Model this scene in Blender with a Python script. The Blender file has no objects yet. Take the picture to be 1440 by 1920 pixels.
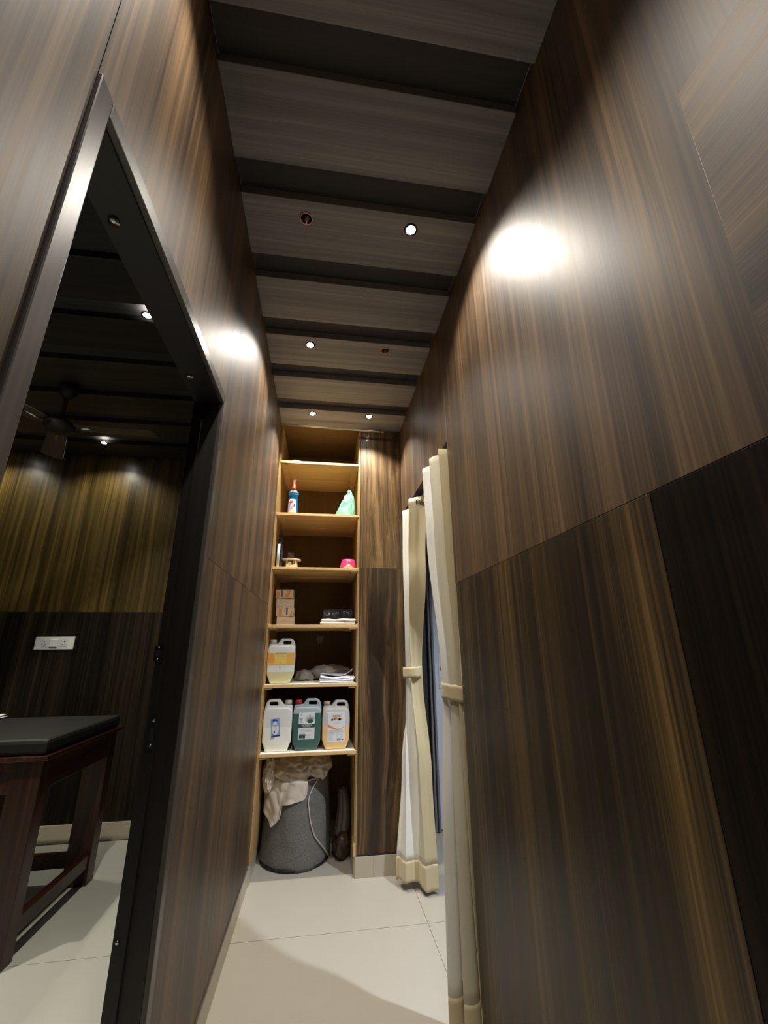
import bpy, bmesh, math, random
from mathutils import Vector, Matrix, noise

random.seed(7)
PI = math.pi
C = bpy.context.scene.collection
SC = bpy.context.scene

# ------------------------------------------------------------------ camera
cam_d = bpy.data.cameras.new('camera')
cam_d.sensor_fit = 'VERTICAL'
cam_d.sensor_height = 36.0
cam_d.sensor_width = 27.0
cam_d.lens = 780.0 / 1920.0 * 36.0
cam_d.clip_start = 0.02
cam = bpy.data.objects.new('camera', cam_d)
C.objects.link(cam)
_p, _y, _r = math.radians(17.85), math.radians(8.32), math.radians(-0.474)
_f = Vector((math.sin(_y) * math.cos(_p), math.cos(_y) * math.cos(_p), math.sin(_p)))
_rt = Vector((math.cos(_y), -math.sin(_y), 0))
_u = _rt.cross(_f)
_r2 = _rt * math.cos(_r) + _u * math.sin(_r)
_u2 = _u * math.cos(_r) - _rt * math.sin(_r)
M = Matrix((_r2, _u2, -_f)).transposed().to_4x4()
M.translation = Vector((0, 0, 1.25))
cam.matrix_world = M
SC.camera = cam

# ------------------------------------------------------------------ world, exposure
w = bpy.data.worlds.new('world')
SC.world = w
w.use_nodes = True
w.node_tree.nodes['Background'].inputs[0].default_value = (0.010, 0.010, 0.011, 1)
w.node_tree.nodes['Background'].inputs[1].default_value = 1.0
SC.view_settings.view_transform = 'Standard'
SC.view_settings.look = 'None'
SC.view_settings.gamma = 1.0
SC.view_settings.use_curve_mapping = False
SC.view_settings.exposure = 0.85

LAMP_W = 27.0           # corridor downlights
ROOM_W = 34.0           # treatment-room downlights
SIDE_W = 150.0           # side-room downlight

# ------------------------------------------------------------------ sizes
XL, XR = -0.355, 0.55           # corridor wall faces
WT = 0.09                       # wall thickness
ZC = 2.85                       # underside of the ceiling planks
YF = 2.87                       # face of the cabinet wall
YB = -1.6                       # corridor end behind the photographer
RY = 3.634                      # back wall of the left room
RX = -3.3

# ------------------------------------------------------------------ materials
def nodes(name):
    m = bpy.data.materials.new(name)
    m.use_nodes = True
    nt = m.node_tree
    return m, nt, nt.nodes['Principled BSDF']

def plain(name, col, rough=0.5, metal=0.0, spec=0.5, bump=0.0, bscale=200, var=0.0, trans=0.0, alpha=1.0, sheen=0.0, sub=0.0):
    m, nt, b = nodes(name)
    b.inputs['Base Color'].default_value = (*col, 1)
    b.inputs['Roughness'].default_value = rough
    b.inputs['Metallic'].default_value = metal
    b.inputs['Specular IOR Level'].default_value = spec
    b.inputs['Transmission Weight'].default_value = trans
    b.inputs['Alpha'].default_value = alpha
    if sheen:
        b.inputs['Sheen Weight'].default_value = sheen
    if sub:
        b.inputs['Subsurface Weight'].default_value = sub
        b.inputs['Subsurface Radius'].default_value = (0.02, 0.02, 0.02)
    if bump or var:
        tc = nt.nodes.new('ShaderNodeTexCoord')
        n = nt.nodes.new('ShaderNodeTexNoise')
        n.inputs['Scale'].default_value = bscale
        n.inputs['Detail'].default_value = 4
        nt.links.new(tc.outputs['Object'], n.inputs['Vector'])
        if bump:
            bp = nt.nodes.new('ShaderNodeBump')
            bp.inputs['Strength'].default_value = bump
            bp.inputs['Distance'].default_value = 0.002
            nt.links.new(n.outputs['Fac'], bp.inputs['Height'])
            nt.links.new(bp.outputs['Normal'], b.inputs['Normal'])
        if var:
            mx = nt.nodes.new('ShaderNodeMix')
            mx.data_type = 'RGBA'
            mx.inputs[6].default_value = (*[c * (1 - var) for c in col], 1)
            mx.inputs[7].default_value = (*[min(1, c * (1 + var)) for c in col], 1)
            nt.links.new(n.outputs['Fac'], mx.inputs[0])
            nt.links.new(mx.outputs[2], b.inputs['Base Color'])
    return m

def wood(name, axis, stops, rough=0.33, scale=1.0, spec=0.5, coat=0.0, wave=0.03, bump=0.04, lo=0.37, hi=0.66):
    """streaky laminate; the grain runs along `axis` (0,1,2); each sheet is shifted by its 'seed' property"""
    m, nt, b = nodes(name)
    N, L = nt.nodes.new, nt.links.new
    tc = N('ShaderNodeTexCoord')
    at = N('ShaderNodeAttribute'); at.attribute_type = 'OBJECT'; at.attribute_name = 'seed'
    sd = N('ShaderNodeVectorMath'); sd.operation = 'SCALE'
    sd.inputs[0].default_value = (3.7, 5.3, 2.9)
    L(at.outputs['Fac'], sd.inputs['Scale'])
    ad = N('ShaderNodeVectorMath'); ad.operation = 'ADD'
    L(tc.outputs['Object'], ad.inputs[0]); L(sd.outputs[0], ad.inputs[1])
    # slow sideways drift of the grain
    def mapped(src, s_across, s_along):
        mp = N('ShaderNodeMapping')
        v = [s_across] * 3; v[axis] = s_along
        mp.inputs['Scale'].default_value = v
        L(src, mp.inputs['Vector'])
        return mp.outputs[0]
    wn = N('ShaderNodeTexNoise'); wn.inputs['Scale'].default_value = 1; wn.inputs['Detail'].default_value = 2
    L(mapped(ad.outputs[0], 5.0, 0.9), wn.inputs['Vector'])
    ws = N('ShaderNodeVectorMath'); ws.operation = 'MULTIPLY_ADD'
    vv = [wave] * 3; vv[axis] = 0
    ws.inputs[1].default_value = vv
    L(wn.outputs['Color'], ws.inputs[0]); L(ad.outputs[0], ws.inputs[2])
    src = ws.outputs[0]
    def nz(sa, sl, det):
        n = N('ShaderNodeTexNoise'); n.inputs['Scale'].default_value = 1; n.inputs['Detail'].default_value = det
        n.inputs['Roughness'].default_value = 0.6
        L(mapped(src, sa * scale, sl * scale), n.inputs['Vector'])
        return n.outputs['Fac']
    a, c, d = nz(8, 0.13, 2), nz(52, 0.32, 3), nz(230, 1.5, 2)
    def mad(x, k, y):
        q = N('ShaderNodeMath'); q.operation = 'MULTIPLY_ADD'
        L(x, q.inputs[0]); q.inputs[1].default_value = k
        if isinstance(y, float): q.inputs[2].default_value = y
        else: L(y, q.inputs[2])
        return q.outputs[0]
    s = mad(a, 0.40, 0.0); s = mad(c, 0.40, s); s = mad(d, 0.20, s)
    mr = N('ShaderNodeMapRange')
    mr.inputs['From Min'].default_value = lo; mr.inputs['From Max'].default_value = hi
    L(s, mr.inputs['Value'])
    cr = N('ShaderNodeValToRGB')
    el = cr.color_ramp.elements
    while len(el) < len(stops): el.new(0.5)
    for e, (p, col) in zip(el, stops):
        e.position = p; e.color = (*col, 1)
    L(mr.outputs[0], cr.inputs[0])
    L(cr.outputs[0], b.inputs['Base Color'])
    rr = N('ShaderNodeMapRange')
    rr.inputs['To Min'].default_value = rough * 0.88; rr.inputs['To Max'].default_value = rough * 1.14
    L(c, rr.inputs['Value']); L(rr.outputs[0], b.inputs['Roughness'])
    b.inputs['Specular IOR Level'].default_value = spec
    b.inputs['Coat Weight'].default_value = coat
    b.inputs['Coat Roughness'].default_value = 0.62
    if bump:
        bp = N('ShaderNodeBump'); bp.inputs['Strength'].default_value = bump; bp.inputs['Distance'].default_value = 0.001
        L(d, bp.inputs['Height']); L(bp.outputs[0], b.inputs['Normal'])
    return m

BROWN = [(0.0, (0.017, 0.010, 0.006)), (0.30, (0.056, 0.032, 0.016)), (0.62, (0.122, 0.070, 0.031)), (1.0, (0.245, 0.148, 0.066))]
FACE = [(0.0, (0.020, 0.011, 0.005)), (0.33, (0.048, 0.027, 0.010)), (0.62, (0.115, 0.066, 0.024)), (1.0, (0.250, 0.150, 0.056))]
BROWNLOW = [(0.0, (0.006, 0.004, 0.002)), (0.36, (0.026, 0.016, 0.006)), (0.66, (0.085, 0.050, 0.015)), (1.0, (0.200, 0.120, 0.038))]
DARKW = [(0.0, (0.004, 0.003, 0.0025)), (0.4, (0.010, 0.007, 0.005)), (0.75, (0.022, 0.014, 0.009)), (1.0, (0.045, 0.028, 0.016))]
OLIVE = [(0.0, (0.020, 0.013, 0.003)), (0.35, (0.055, 0.036, 0.009)), (0.65, (0.115, 0.076, 0.021)), (1.0, (0.200, 0.132, 0.040))]
CEILW = [(0.0, (0.185, 0.188, 0.205)), (0.4, (0.265, 0.265, 0.285)), (0.7, (0.34, 0.335, 0.350)), (1.0, (0.43, 0.418, 0.430))]  # plank colour lifted and blued, some lens-flare haze is put into it
RED = [(0.0, (0.016, 0.005, 0.003)), (0.4, (0.045, 0.014, 0.007)), (0.7, (0.090, 0.030, 0.013)), (1.0, (0.150, 0.055, 0.022))]
PLY = [(0.0, (0.58, 0.38, 0.15)), (0.5, (0.68, 0.47, 0.20)), (1.0, (0.78, 0.56, 0.26))]
m_wall = wood('wall_laminate', 2, BROWN, rough=0.48, coat=0.12)
m_wall_low = wood('wall_laminate_lower', 2, BROWNLOW, rough=0.42, coat=0.06)
m_wall_h = wood('wall_laminate_horizontal', 1, BROWN, rough=0.50, coat=0.12)
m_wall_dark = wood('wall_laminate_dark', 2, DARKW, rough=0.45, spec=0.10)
m_face = wood('cabinet_face_laminate', 2, FACE, rough=0.42, wave=0.17, scale=0.75, lo=0.39, hi=0.63)
m_room = wood('room_laminate', 2, OLIVE, rough=0.30)
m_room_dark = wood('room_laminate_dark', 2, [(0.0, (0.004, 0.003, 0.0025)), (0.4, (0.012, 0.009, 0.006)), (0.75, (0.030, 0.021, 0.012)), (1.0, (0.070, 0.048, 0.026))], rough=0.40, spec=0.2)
m_ceil = wood('hazed_ceiling_laminate', 0, CEILW, rough=0.45)
m_ceil_d = wood('ceiling_groove_shaded', 0, [(0, (0.030, 0.028, 0.029)), (1, (0.060, 0.055, 0.054))], rough=0.6)  # darker than the planks: the shade of the recess is put into the colour
m_jamb = wood('door_frame_wood', 2, [(0, (0.055, 0.048, 0.045)), (0.5, (0.080, 0.070, 0.066)), (1, (0.115, 0.100, 0.094))], rough=0.36)
m_jamb_in = wood('door_reveal_wood', 2, [(0, (0.006, 0.004, 0.004)), (1, (0.016, 0.011, 0.009))], rough=0.45)
m_red = wood('table_wood', 2, RED, rough=0.35)
m_redx = wood('table_wood_horizontal', 1, RED, rough=0.35)
m_ply = wood('plywood_board', 0, PLY, rough=0.62, bump=0.1, scale=0.6)
m_plyv = wood('plywood_upright', 2, [(0, (0.30, 0.19, 0.07)), (0.5, (0.38, 0.25, 0.095)), (1, (0.46, 0.31, 0.125))], rough=0.62, bump=0.1, scale=0.6)
m_plyback = wood('plywood_back', 2, [(0, (0.15, 0.088, 0.031)), (1, (0.21, 0.126, 0.046))], rough=0.6, scale=0.6)
m_edge2 = plain('worn_edge', (0.42, 0.27, 0.11), 0.6, var=0.3, bscale=45)
m_edge = plain('plywood_edge', (0.68, 0.45, 0.19), 0.6, var=0.15, bscale=60)
m_tile = plain('floor_tile', (0.45, 0.415, 0.355), 0.42, bump=0.02, bscale=12, var=0.03, spec=0.4)
m_tile_room = plain('room_floor_tile', (0.66, 0.66, 0.61), 0.45, bump=0.02, bscale=12, var=0.03, spec=0.4)
m_skirt = plain('skirting_tile', (0.50, 0.44, 0.34), 0.35, var=0.06, bscale=8)
m_grout = plain('grout', (0.30, 0.27, 0.23), 0.9)
m_black = plain('black', (0.006, 0.006, 0.007), 0.6)
m_vinyl = plain('black_vinyl', (0.012, 0.011, 0.010), 0.55, bump=0.15, bscale=400)
m_white = plain('white_plastic', (0.78, 0.79, 0.80), 0.35)
m_grey = plain('grey_plastic', (0.12, 0.12, 0.12), 0.5)
m_steel = plain('steel', (0.62, 0.61, 0.59), 0.22, metal=1.0)
m_chrome = plain('chrome', (0.72, 0.72, 0.72), 0.12, metal=1.0)
m_dmetal = plain('dark_metal', (0.10, 0.10, 0.11), 0.35, metal=1.0)
m_copper = plain('copper', (0.75, 0.42, 0.30), 0.3, metal=1.0)
m_towel = plain('white_towel', (0.80, 0.77, 0.68), 0.95, bump=0.7, bscale=420, sheen=0.3)
m_cream = plain('cream_towel', (0.70, 0.61, 0.50), 0.95, bump=0.8, bscale=380, var=0.08, sheen=0.3)
m_paper = plain('paper', (0.84, 0.84, 0.88), 0.8)
m_liner = plain('paper_liner', (0.80, 0.78, 0.68), 0.8, var=0.05, bscale=15)
m_felt = plain('grey_felt', (0.150, 0.142, 0.130), 0.95, bump=0.6, bscale=170, var=0.75)
m_feltd = plain('dark_felt', (0.05, 0.048, 0.045), 0.95, bump=0.4, bscale=500, var=0.3)
m_pipe = plain('pale_piping', (0.50, 0.47, 0.42), 0.8)
m_door = plain('white_door', (0.60, 0.60, 0.66), 0.4)
m_doorfr = plain('grey_door_frame', (0.20, 0.20, 0.21), 0.4)
m_side = plain('side_room_wall', (0.030, 0.025, 0.022), 0.6)
m_fan = plain('fan_brown', (0.030, 0.022, 0.018), 0.6)

# ------------------------------------------------------------------ mesh helpers
class MB:
    def __init__(s): s.v, s.f, s.sm = [], [], []
    def add(s, vs, fs, smooth=False):
        o = len(s.v)
        s.v += [tuple(v) for v in vs]
        s.f += [tuple(i + o for i in f) for f in fs]
        s.sm += [smooth] * len(fs)
        return s
    def box(s, a, b):
        x0, y0, z0 = a; x1, y1, z1 = b
        x0, x1 = min(x0, x1), max(x0, x1); y0, y1 = min(y0, y1), max(y0, y1); z0, z1 = min(z0, z1), max(z0, z1)
        v = [(x0, y0, z0), (x1, y0, z0), (x1, y1, z0), (x0, y1, z0), (x0, y0, z1), (x1, y0, z1), (x1, y1, z1), (x0, y1, z1)]
        return s.add(v, [(0, 3, 2, 1), (4, 5, 6, 7), (0, 1, 5, 4), (1, 2, 6, 5), (2, 3, 7, 6), (3, 0, 4, 7)])
    def tube(s, pts, r, n=10, caps=True):
        pts = [Vector(p) for p in pts]
        rs = r if isinstance(r, (list, tuple)) else [r] * len(pts)
        vs, fs = [], []
        up = Vector((0, 0, 1))
        for i, p in enumerate(pts):
            d = (pts[min(i + 1, len(pts) - 1)] - pts[max(i - 1, 0)]).normalized()
            a = d.cross(up)
            if a.length < 1e-3: a = d.cross(Vector((1, 0, 0)))
            a.normalize(); b = d.cross(a)
            for k in range(n):
                t = 2 * PI * k / n
                vs.append(p + (a * math.cos(t) + b * math.sin(t)) * rs[i])
        for i in range(len(pts) - 1):
            for k in range(n):
                k2 = (k + 1) % n
                fs.append((i * n + k, i * n + k2, (i + 1) * n + k2, (i + 1) * n + k))
        if caps:
            fs.append(tuple(range(n - 1, -1, -1)))
            fs.append(tuple((len(pts) - 1) * n + k for k in range(n)))
        return s.add(vs, fs, True)
    def lathe(s, prof, c=(0, 0, 0), n=28, sx=1.0, sy=1.0):
        vs, fs = [], []
        for r, z in prof:
            for k in range(n):
                t = 2 * PI * k / n
                vs.append((c[0] + r * math.cos(t) * sx, c[1] + r * math.sin(t) * sy, c[2] + z))
        for i in range(len(prof) - 1):
            for k in range(n):
                k2 = (k + 1) % n
                fs.append((i * n + k, i * n + k2, (i + 1) * n + k2, (i + 1) * n + k))
        fs.append(tuple(range(n - 1, -1, -1)))
        fs.append(tuple((len(prof) - 1) * n + k for k in range(n)))
        return s.add(vs, fs, True)
    def grid(s, fn, nu, nv, smooth=True, closed_u=False):
        vs = [fn(i / (nu if closed_u else nu - 1), j / (nv - 1)) for j in range(nv) for i in range(nu)]
        fs = []
        for j in range(nv - 1):
            for i in range(nu if closed_u else nu - 1):
                i2 = (i + 1) % nu
                fs.append((j * nu + i, j * nu + i2, (j + 1) * nu + i2, (j + 1) * nu + i))
        return s.add(vs, fs, smooth)
    def prism(s, poly, y0, y1):
        """polygon in x,z extruded along y"""
        n = len(poly)
        v = [(x, y0, z) for x, z in poly] + [(x, y1, z) for x, z in poly]
        f = [tuple(range(n)), tuple(range(2 * n - 1, n - 1, -1))]
        f += [(i + n, (i + 1) % n + n, (i + 1) % n, i) for i in range(n)]
        return s.add(v, f)

def link(name, me, mat, parent=None, **props):
    o = bpy.data.objects.new(name, me)
    if mat is not None and not me.materials:
        me.materials.append(mat)
    C.objects.link(o)
    if parent is not None: o.parent = parent
    for k, v in props.items(): o[k] = v
    return o

def obj(name, mb, mat, parent=None, bevel=0.0, solid=0.0, subsurf=0, **props):
    me = bpy.data.meshes.new(name)
    me.from_pydata(mb.v, [], mb.f)
    me.polygons.foreach_set('use_smooth', mb.sm)
    bm = bmesh.new(); bm.from_mesh(me)
    bmesh.ops.recalc_face_normals(bm, faces=bm.faces)
    bm.to_mesh(me); bm.free()
    me.update()
    o = link(name, me, mat, parent, **props)
    if solid:
        md = o.modifiers.new('solid', 'SOLIDIFY'); md.thickness = solid; md.offset = 0
    if bevel:
        md = o.modifiers.new('bevel', 'BEVEL'); md.width = bevel; md.segments = 2; md.limit_method = 'ANGLE'
    if subsurf:
        md = o.modifiers.new('sub', 'SUBSURF'); md.levels = subsurf; md.render_levels = subsurf
    return o

def box(name, a, b, mat, parent=None, bevel=0.0, **p):
    return obj(name, MB().box(a, b), mat, parent, bevel, **p)

def thing(name, label, cat, loc=(0, 0, 0), rz=0.0, group=None):
    o = bpy.data.objects.new(name, None)
    C.objects.link(o)
    o.location = loc; o.rotation_euler = (0, 0, rz)
    o.empty_display_size = 0.05
    o['label'] = label; o['category'] = cat
    if group: o['group'] = group
    return o

def tag(o, label, cat, group=None):
    o['label'] = label; o['category'] = cat
    if group: o['group'] = group
    return o

def struct(name, loc=(0, 0, 0)):
    o = bpy.data.objects.new(name, None)
    C.objects.link(o); o.location = loc; o.empty_display_size = 0.05
    o['kind'] = 'structure'
    return o

def text(name, s, size, loc, mat, parent=None, rot=(PI / 2, 0, 0), align='CENTER', depth=0.0002, sx=1.0):
    cu = bpy.data.curves.new(name, 'FONT')
    cu.body = s; cu.size = size; cu.align_x = align; cu.align_y = 'CENTER'; cu.extrude = depth
    cu.resolution_u = 3
    t = bpy.data.objects.new('tmp_text', cu)
    C.objects.link(t)
    bpy.context.view_layer.update()
    me = bpy.data.meshes.new_from_object(t.evaluated_get(bpy.context.evaluated_depsgraph_get()))
    bpy.data.objects.remove(t)
    bpy.data.curves.remove(cu)
    me.name = name
    me.materials.clear()
    o = link(name, me, mat, parent)
    o.location = loc; o.rotation_euler = rot; o.scale = (sx, 1, 1)
    return o

# ================================================================== SETTING
# ---- floors, tile by tile
floor = struct('floor')
box('grout_bed', (RX, YB, -0.03), (2.0, RY + 0.02, -0.003), m_grout, floor)
TJ = 0.0012
for ix in range(-3, 2):
    for iy in range(-4, 2):
        x0, x1 = 0.547 + 1.2 * (ix - 1), 0.547 + 1.2 * ix
        y0, y1 = 2.415 + 1.2 * (iy - 1), 2.415 + 1.2 * iy
        # a tile is cut where the left wall stands, as the two rooms are laid with differing tiles
        for a, b, m in ((x0, min(x1, -0.40), m_tile_room), (max(x0, -0.40), x1, m_tile)):
            a2, b2 = max(a, RX), min(b, 2.0)
            c2, d2 = max(y0, YB), min(y1, RY)
            if b2 - a2 < 0.02 or d2 - c2 < 0.02: continue
            box('tile', (a2 + TJ, c2 + TJ, -0.012), (b2 - TJ, d2 - TJ, 0.0), m, floor, seed=ix * 7 + iy)

# ---- ceilings
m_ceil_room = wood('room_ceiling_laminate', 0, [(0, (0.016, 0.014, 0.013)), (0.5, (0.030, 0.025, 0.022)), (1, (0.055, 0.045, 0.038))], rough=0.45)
def ceiling(x0, x1, y0, y1, name, mp=None):
    c = struct(name)
    box('ceiling_slab', (x0, y0, ZC + 0.035), (x1, y1, ZC + 0.10), m_ceil_d, c)
    for k in range(-8, 9):
        a = 0.795 + 0.367 * k; b = a + 0.25
        a, b = max(a, y0), min(b, y1)
        if b - a < 0.03: continue
        box('plank', (x0, a, ZC), (x1, b, ZC + 0.04), mp or m_ceil, c, bevel=0.002, seed=k * 1.37 + x0)
    return c
ceiling(XL, XR, YB, YF, 'ceiling_corridor')
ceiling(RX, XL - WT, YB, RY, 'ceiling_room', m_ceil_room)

# ---- left wall with door opening
DY0, DY1, DZ = 0.475, 1.266, 2.022        # clear opening
FW = 0.036                                # casing width
wl = struct('wall_left')
sd = [0]
def panel(parent, a, b, mat, name='panel'):
    sd[0] += 1
    g = 0.0007
    a, b = list(a), list(b)
    for k in (0, 1, 2):
        if abs(b[k] - a[k]) > 0.1: a[k] += g; b[k] -= g
    return box(name, a, b, mat, parent, bevel=0.0006, seed=sd[0] * 1.618)
PT = 0.008
ZS = 1.513
box('core', (XL - WT + PT, YB, 0), (XL - PT, DY0 - FW, ZC + 0.05), m_black, wl)
box('core', (XL - WT + PT, DY1 + FW, 0), (XL - PT, YF + 0.76, ZC + 0.05), m_black, wl)
box('core', (XL - WT + PT, DY0 - FW, DZ + FW), (XL - PT, DY1 + FW, ZC + 0.05), m_black, wl)
panel(wl, (XL - PT, DY1 + FW, 0.112), (XL, YF, ZS), m_wall)
obj('panel', MB().box((XL - PT, DY1 + FW, ZS + 0.0007), (XL, YF - 0.0007, ZC + 0.03)).box((XL - PT, DY0 - FW + 0.0007, DZ + FW), (XL, DY1 + FW, ZC + 0.03)), m_wall, wl, seed=41.0)
panel(wl, (XL - PT, YB, 0.112), (XL, DY0 - FW, ZS), m_wall)
panel(wl, (XL - PT, YB, ZS), (XL, DY0 - FW, ZC + 0.03), m_wall)
# room side of this wall
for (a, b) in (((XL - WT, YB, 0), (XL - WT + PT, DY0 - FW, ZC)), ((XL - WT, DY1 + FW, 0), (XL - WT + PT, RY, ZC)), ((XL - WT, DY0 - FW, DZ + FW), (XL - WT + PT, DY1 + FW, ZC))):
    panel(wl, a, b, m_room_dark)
box('base_bead', (XL - PT, DY1 + FW, 0.103), (XL + 0.004, YF, 0.114), m_jamb, wl)
box('base_bead', (XL - PT, YB, 0.103), (XL + 0.004, DY0 - FW, 0.114), m_jamb, wl)

bl = struct('baseboard_left')
def skirt(parent, axis, at, a, b, t, n, h=0.103):
    L = (b - a) / n
    for i in range(n):
        p, q = a + L * i + 0.0008, a + L * (i + 1) - 0.0008
        if axis == 'y': box('skirting_tile', (at, p, 0.0), (at + t, q, h), m_skirt, parent, bevel=0.001)
        else: box('skirting_tile', (p, at, 0.0), (q, at + t, h), m_skirt, parent, bevel=0.001)
skirt(bl, 'y', XL - PT, DY1 + FW, YF, PT + 0.003, 3)
skirt(bl, 'y', XL - PT, YB, DY0 - FW, PT + 0.003, 3)

# ---- door frame in the left wall
d1 = struct('door_1')
jx0, jx1 = XL - WT + 0.003, XL + 0.006
for y0, y1 in ((DY0 - FW, DY0), (DY1, DY1 + FW)):
    box('jamb', (jx0, y0, 0), (jx1, y1, DZ + FW), m_jamb, d1, bevel=0.003)
box('lintel', (jx0, DY0, DZ), (jx1, DY1, DZ + FW), m_jamb, d1, bevel=0.003)
# dark inner lining of the reveal
box('reveal_lining', (jx0 + 0.002, DY1 - 0.004, 0), (XL - 0.006, DY1 + 0.001, DZ), m_jamb_in, d1)
box('reveal_lining', (jx0 + 0.002, DY0 - 0.001, 0), (XL - 0.006, DY0 + 0.004, DZ), m_jamb_in, d1)
box('reveal_lining', (jx0 + 0.002, DY0 + 0.004, DZ - 0.004), (XL - 0.006, DY1 - 0.004, DZ + 0.001), m_jamb_in, d1)
box('door_stop', (jx0 + 0.030, DY1 - 0.012, 0), (jx0 + 0.034, DY1 - 0.004, DZ - 0.004), m_jamb_in, d1)
def strike(x, z, h):
    o = box('strike_plate', (x - 0.011, DY1 - 0.0075, z - h), (x + 0.011, DY1 - 0.004, z + h), m_dmetal, d1)
    box('strike_hole', (x - 0.006, DY1 - 0.0082, z - h * 0.45), (x + 0.005, DY1 - 0.0070, z + h * 0.35), m_black, o)
    for s in (-1, 1):
        obj('screw', MB().tube([(x, DY1 - 0.0092, z + s * h * 0.75), (x, DY1 - 0.0070, z + s * h * 0.75)], 0.003, 8), m_steel, o)
strike(-0.420, 1.043, 0.038)
strike(-0.434, 1.236, 0.020)
for y in (0.644, 1.123):
    o = obj('bolt_keep', MB().lathe([(0.010, -0.010), (0.010, -0.004)], (-0.416, y, DZ), 12), m_steel, d1)
obj('screw', MB().tube([(-0.430, DY1 - 0.007, 0.62), (-0.430, DY1 - 0.003, 0.62)], 0.004, 8), m_steel, d1)

# ---- right wall with curtained doorway
SY0, SZ = 1.690, 2.165
wr = struct('wall_right')
box('core', (XR + PT, YB, 0), (XR + WT, SY0, ZC + 0.05), m_black, wr)
box('core', (XR + PT, SY0, SZ), (XR + WT, YF + 0.08, ZC + 0.05), m_black, wr)
ZSR = 1.498
panel(wr, (XR, 0.600, 0.0), (XR + PT, SY0, ZSR), m_wall_low)
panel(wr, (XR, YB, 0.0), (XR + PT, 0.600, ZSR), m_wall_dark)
panel(wr, (XR, YB, ZSR), (XR + PT, SY0 + 0.012, ZC + 0.03), m_wall)
panel(wr, (XR, SY0 + 0.012, SZ), (XR + PT, YF, ZC + 0.03), m_wall)
panel(wr, (XR - 0.005, YB, ZSR + 0.004), (XR, 0.366, 2.105), m_wall_h, 'applied_sheet')
wr.children[2]['seed'] = 27.9
box('scratch', (XR - 0.0001, 0.98, 1.0664), (XR + 0.001, 1.67, 1.0671), plain('scratch_mark', (0.07, 0.05, 0.03), 0.6), wr)
box('opening_reveal', (XR + PT, SY0 - 0.003, 0), (XR + WT, SY0 + 0.002, SZ), m_jamb_in, wr)
box('opening_reveal', (XR + PT, SY0, SZ - 0.003), (XR + WT, YF, SZ + 0.001), m_jamb_in, wr)

# ---- wall beside the cabinet
CX = 0.238                                   # right edge of the cabinet carcass
wb = struct('wall_back')
box('core', (CX + 0.012, YF + PT, 0.0), (XR + WT, YF + 0.08, ZC + 0.05), m_black, wb)
panel(wb, (CX + 0.006, YF, 0.104), (XR, YF + PT, 1.768), m_face)
panel(wb, (CX + 0.006, YF, 1.768), (XR, YF + PT, ZC + 0.03), m_face)
box('base_bead', (CX + 0.004, YF - 0.004, 0.102), (XR, YF + PT, 0.109), m_jamb_in, wb)
bb = struct('baseboard_back')
box('skirting_tile', (CX - 0.006, YF - 0.006, 0), (CX + 0.104, YF + PT, 0.102), m_skirt, bb, bevel=0.001)
box('skirting_tile', (CX + 0.1055, YF - 0.006, 0), (XR, YF + PT, 0.102), m_skirt, bb, bevel=0.001)
box('skirting_tile', (CX - 0.012, YF + 0.004, 0), (CX - 0.002, YF + 0.55, 0.102), m_skirt, bb, bevel=0.001)
box('skirting_tile', (XL, YF + 0.004, 0), (XL + 0.008, YF + 0.55, 0.102), m_skirt, bb, bevel=0.001)

# ---- corridor end behind the photographer
we = struct('wall_front')
panel(we, (XL - WT, YB - 0.06, 0), (XR + WT, YB, ZC + 0.05), m_wall)

# ---- left room
rw = struct('wall_room_back')
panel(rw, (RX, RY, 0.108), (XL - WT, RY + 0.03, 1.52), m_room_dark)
panel(rw, (RX, RY, 1.52), (XL - WT, RY + 0.03, ZC + 0.05), m_room)
rb = struct('baseboard_room')
skirt(rb, 'x', RY - 0.010, RX, XL - WT - 0.001, 0.012, 5, 0.106)
rl = struct('wall_room_left')
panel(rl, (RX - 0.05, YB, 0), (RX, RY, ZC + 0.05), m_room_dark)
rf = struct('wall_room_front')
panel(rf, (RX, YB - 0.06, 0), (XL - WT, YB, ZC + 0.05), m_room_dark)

# ---- side room behind the curtain
s0x, s1x, s0y, s1y = XR + WT, 1.95, 0.9, 3.42
ws = struct('wall_side_room')
box('wall_face', (s0x, s1y, 0), (0.842, s1y + 0.05, 2.6), m_side, ws)
box('wall_face', (0.842, s1y, 2.06), (s1x, s1y + 0.05, 2.6), m_side, ws)
box('wall_face', (1.62, s1y, 0), (s1x, s1y + 0.05, 2.06), m_side, ws)
box('wall_face', (s1x, s0y, 0), (s1x + 0.05, s1y, 2.6), m_side, ws)
box('wall_face', (s0x, s0y - 0.05, 0), (s1x, s0y, 2.6), m_side, ws)
box('wall_face', (s0x - 0.012, YF + 0.08, 0), (s0x, s1y, 2.6), m_side, ws)
cs = struct('ceiling_side_room')
box('ceiling_board', (s0x, s0y, 2.6), (s1x, s1y, 2.66), m_side, cs)
d2 = struct('door_2')
for a, b in (((0.842, s1y - 0.045, 0), (0.885, s1y + 0.03, 2.06)), ((1.575, s1y - 0.045, 0), (1.62, s1y + 0.03, 2.06)), ((0.885, s1y - 0.045, 2.02), (1.575, s1y + 0.03, 2.06))):
    box('door_frame', a, b, m_doorfr, d2, bevel=0.006)
box('frame_bead', (0.858, s1y - 0.056, 0), (0.868, s1y - 0.044, 2.03), m_dmetal, d2, bevel=0.003)
lf = box('door_leaf', (0.888, s1y - 0.025, 0.01), (1.572, s1y + 0.015, 2.018), m_door, d2, bevel=0.002)
pl = box('handle_plate', (0.918, s1y - 0.031, 0.93), (0.972, s1y - 0.025, 1.19), plain('pale_plate', (0.66, 0.66, 0.70), 0.35), d2, bevel=0.004)
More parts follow.
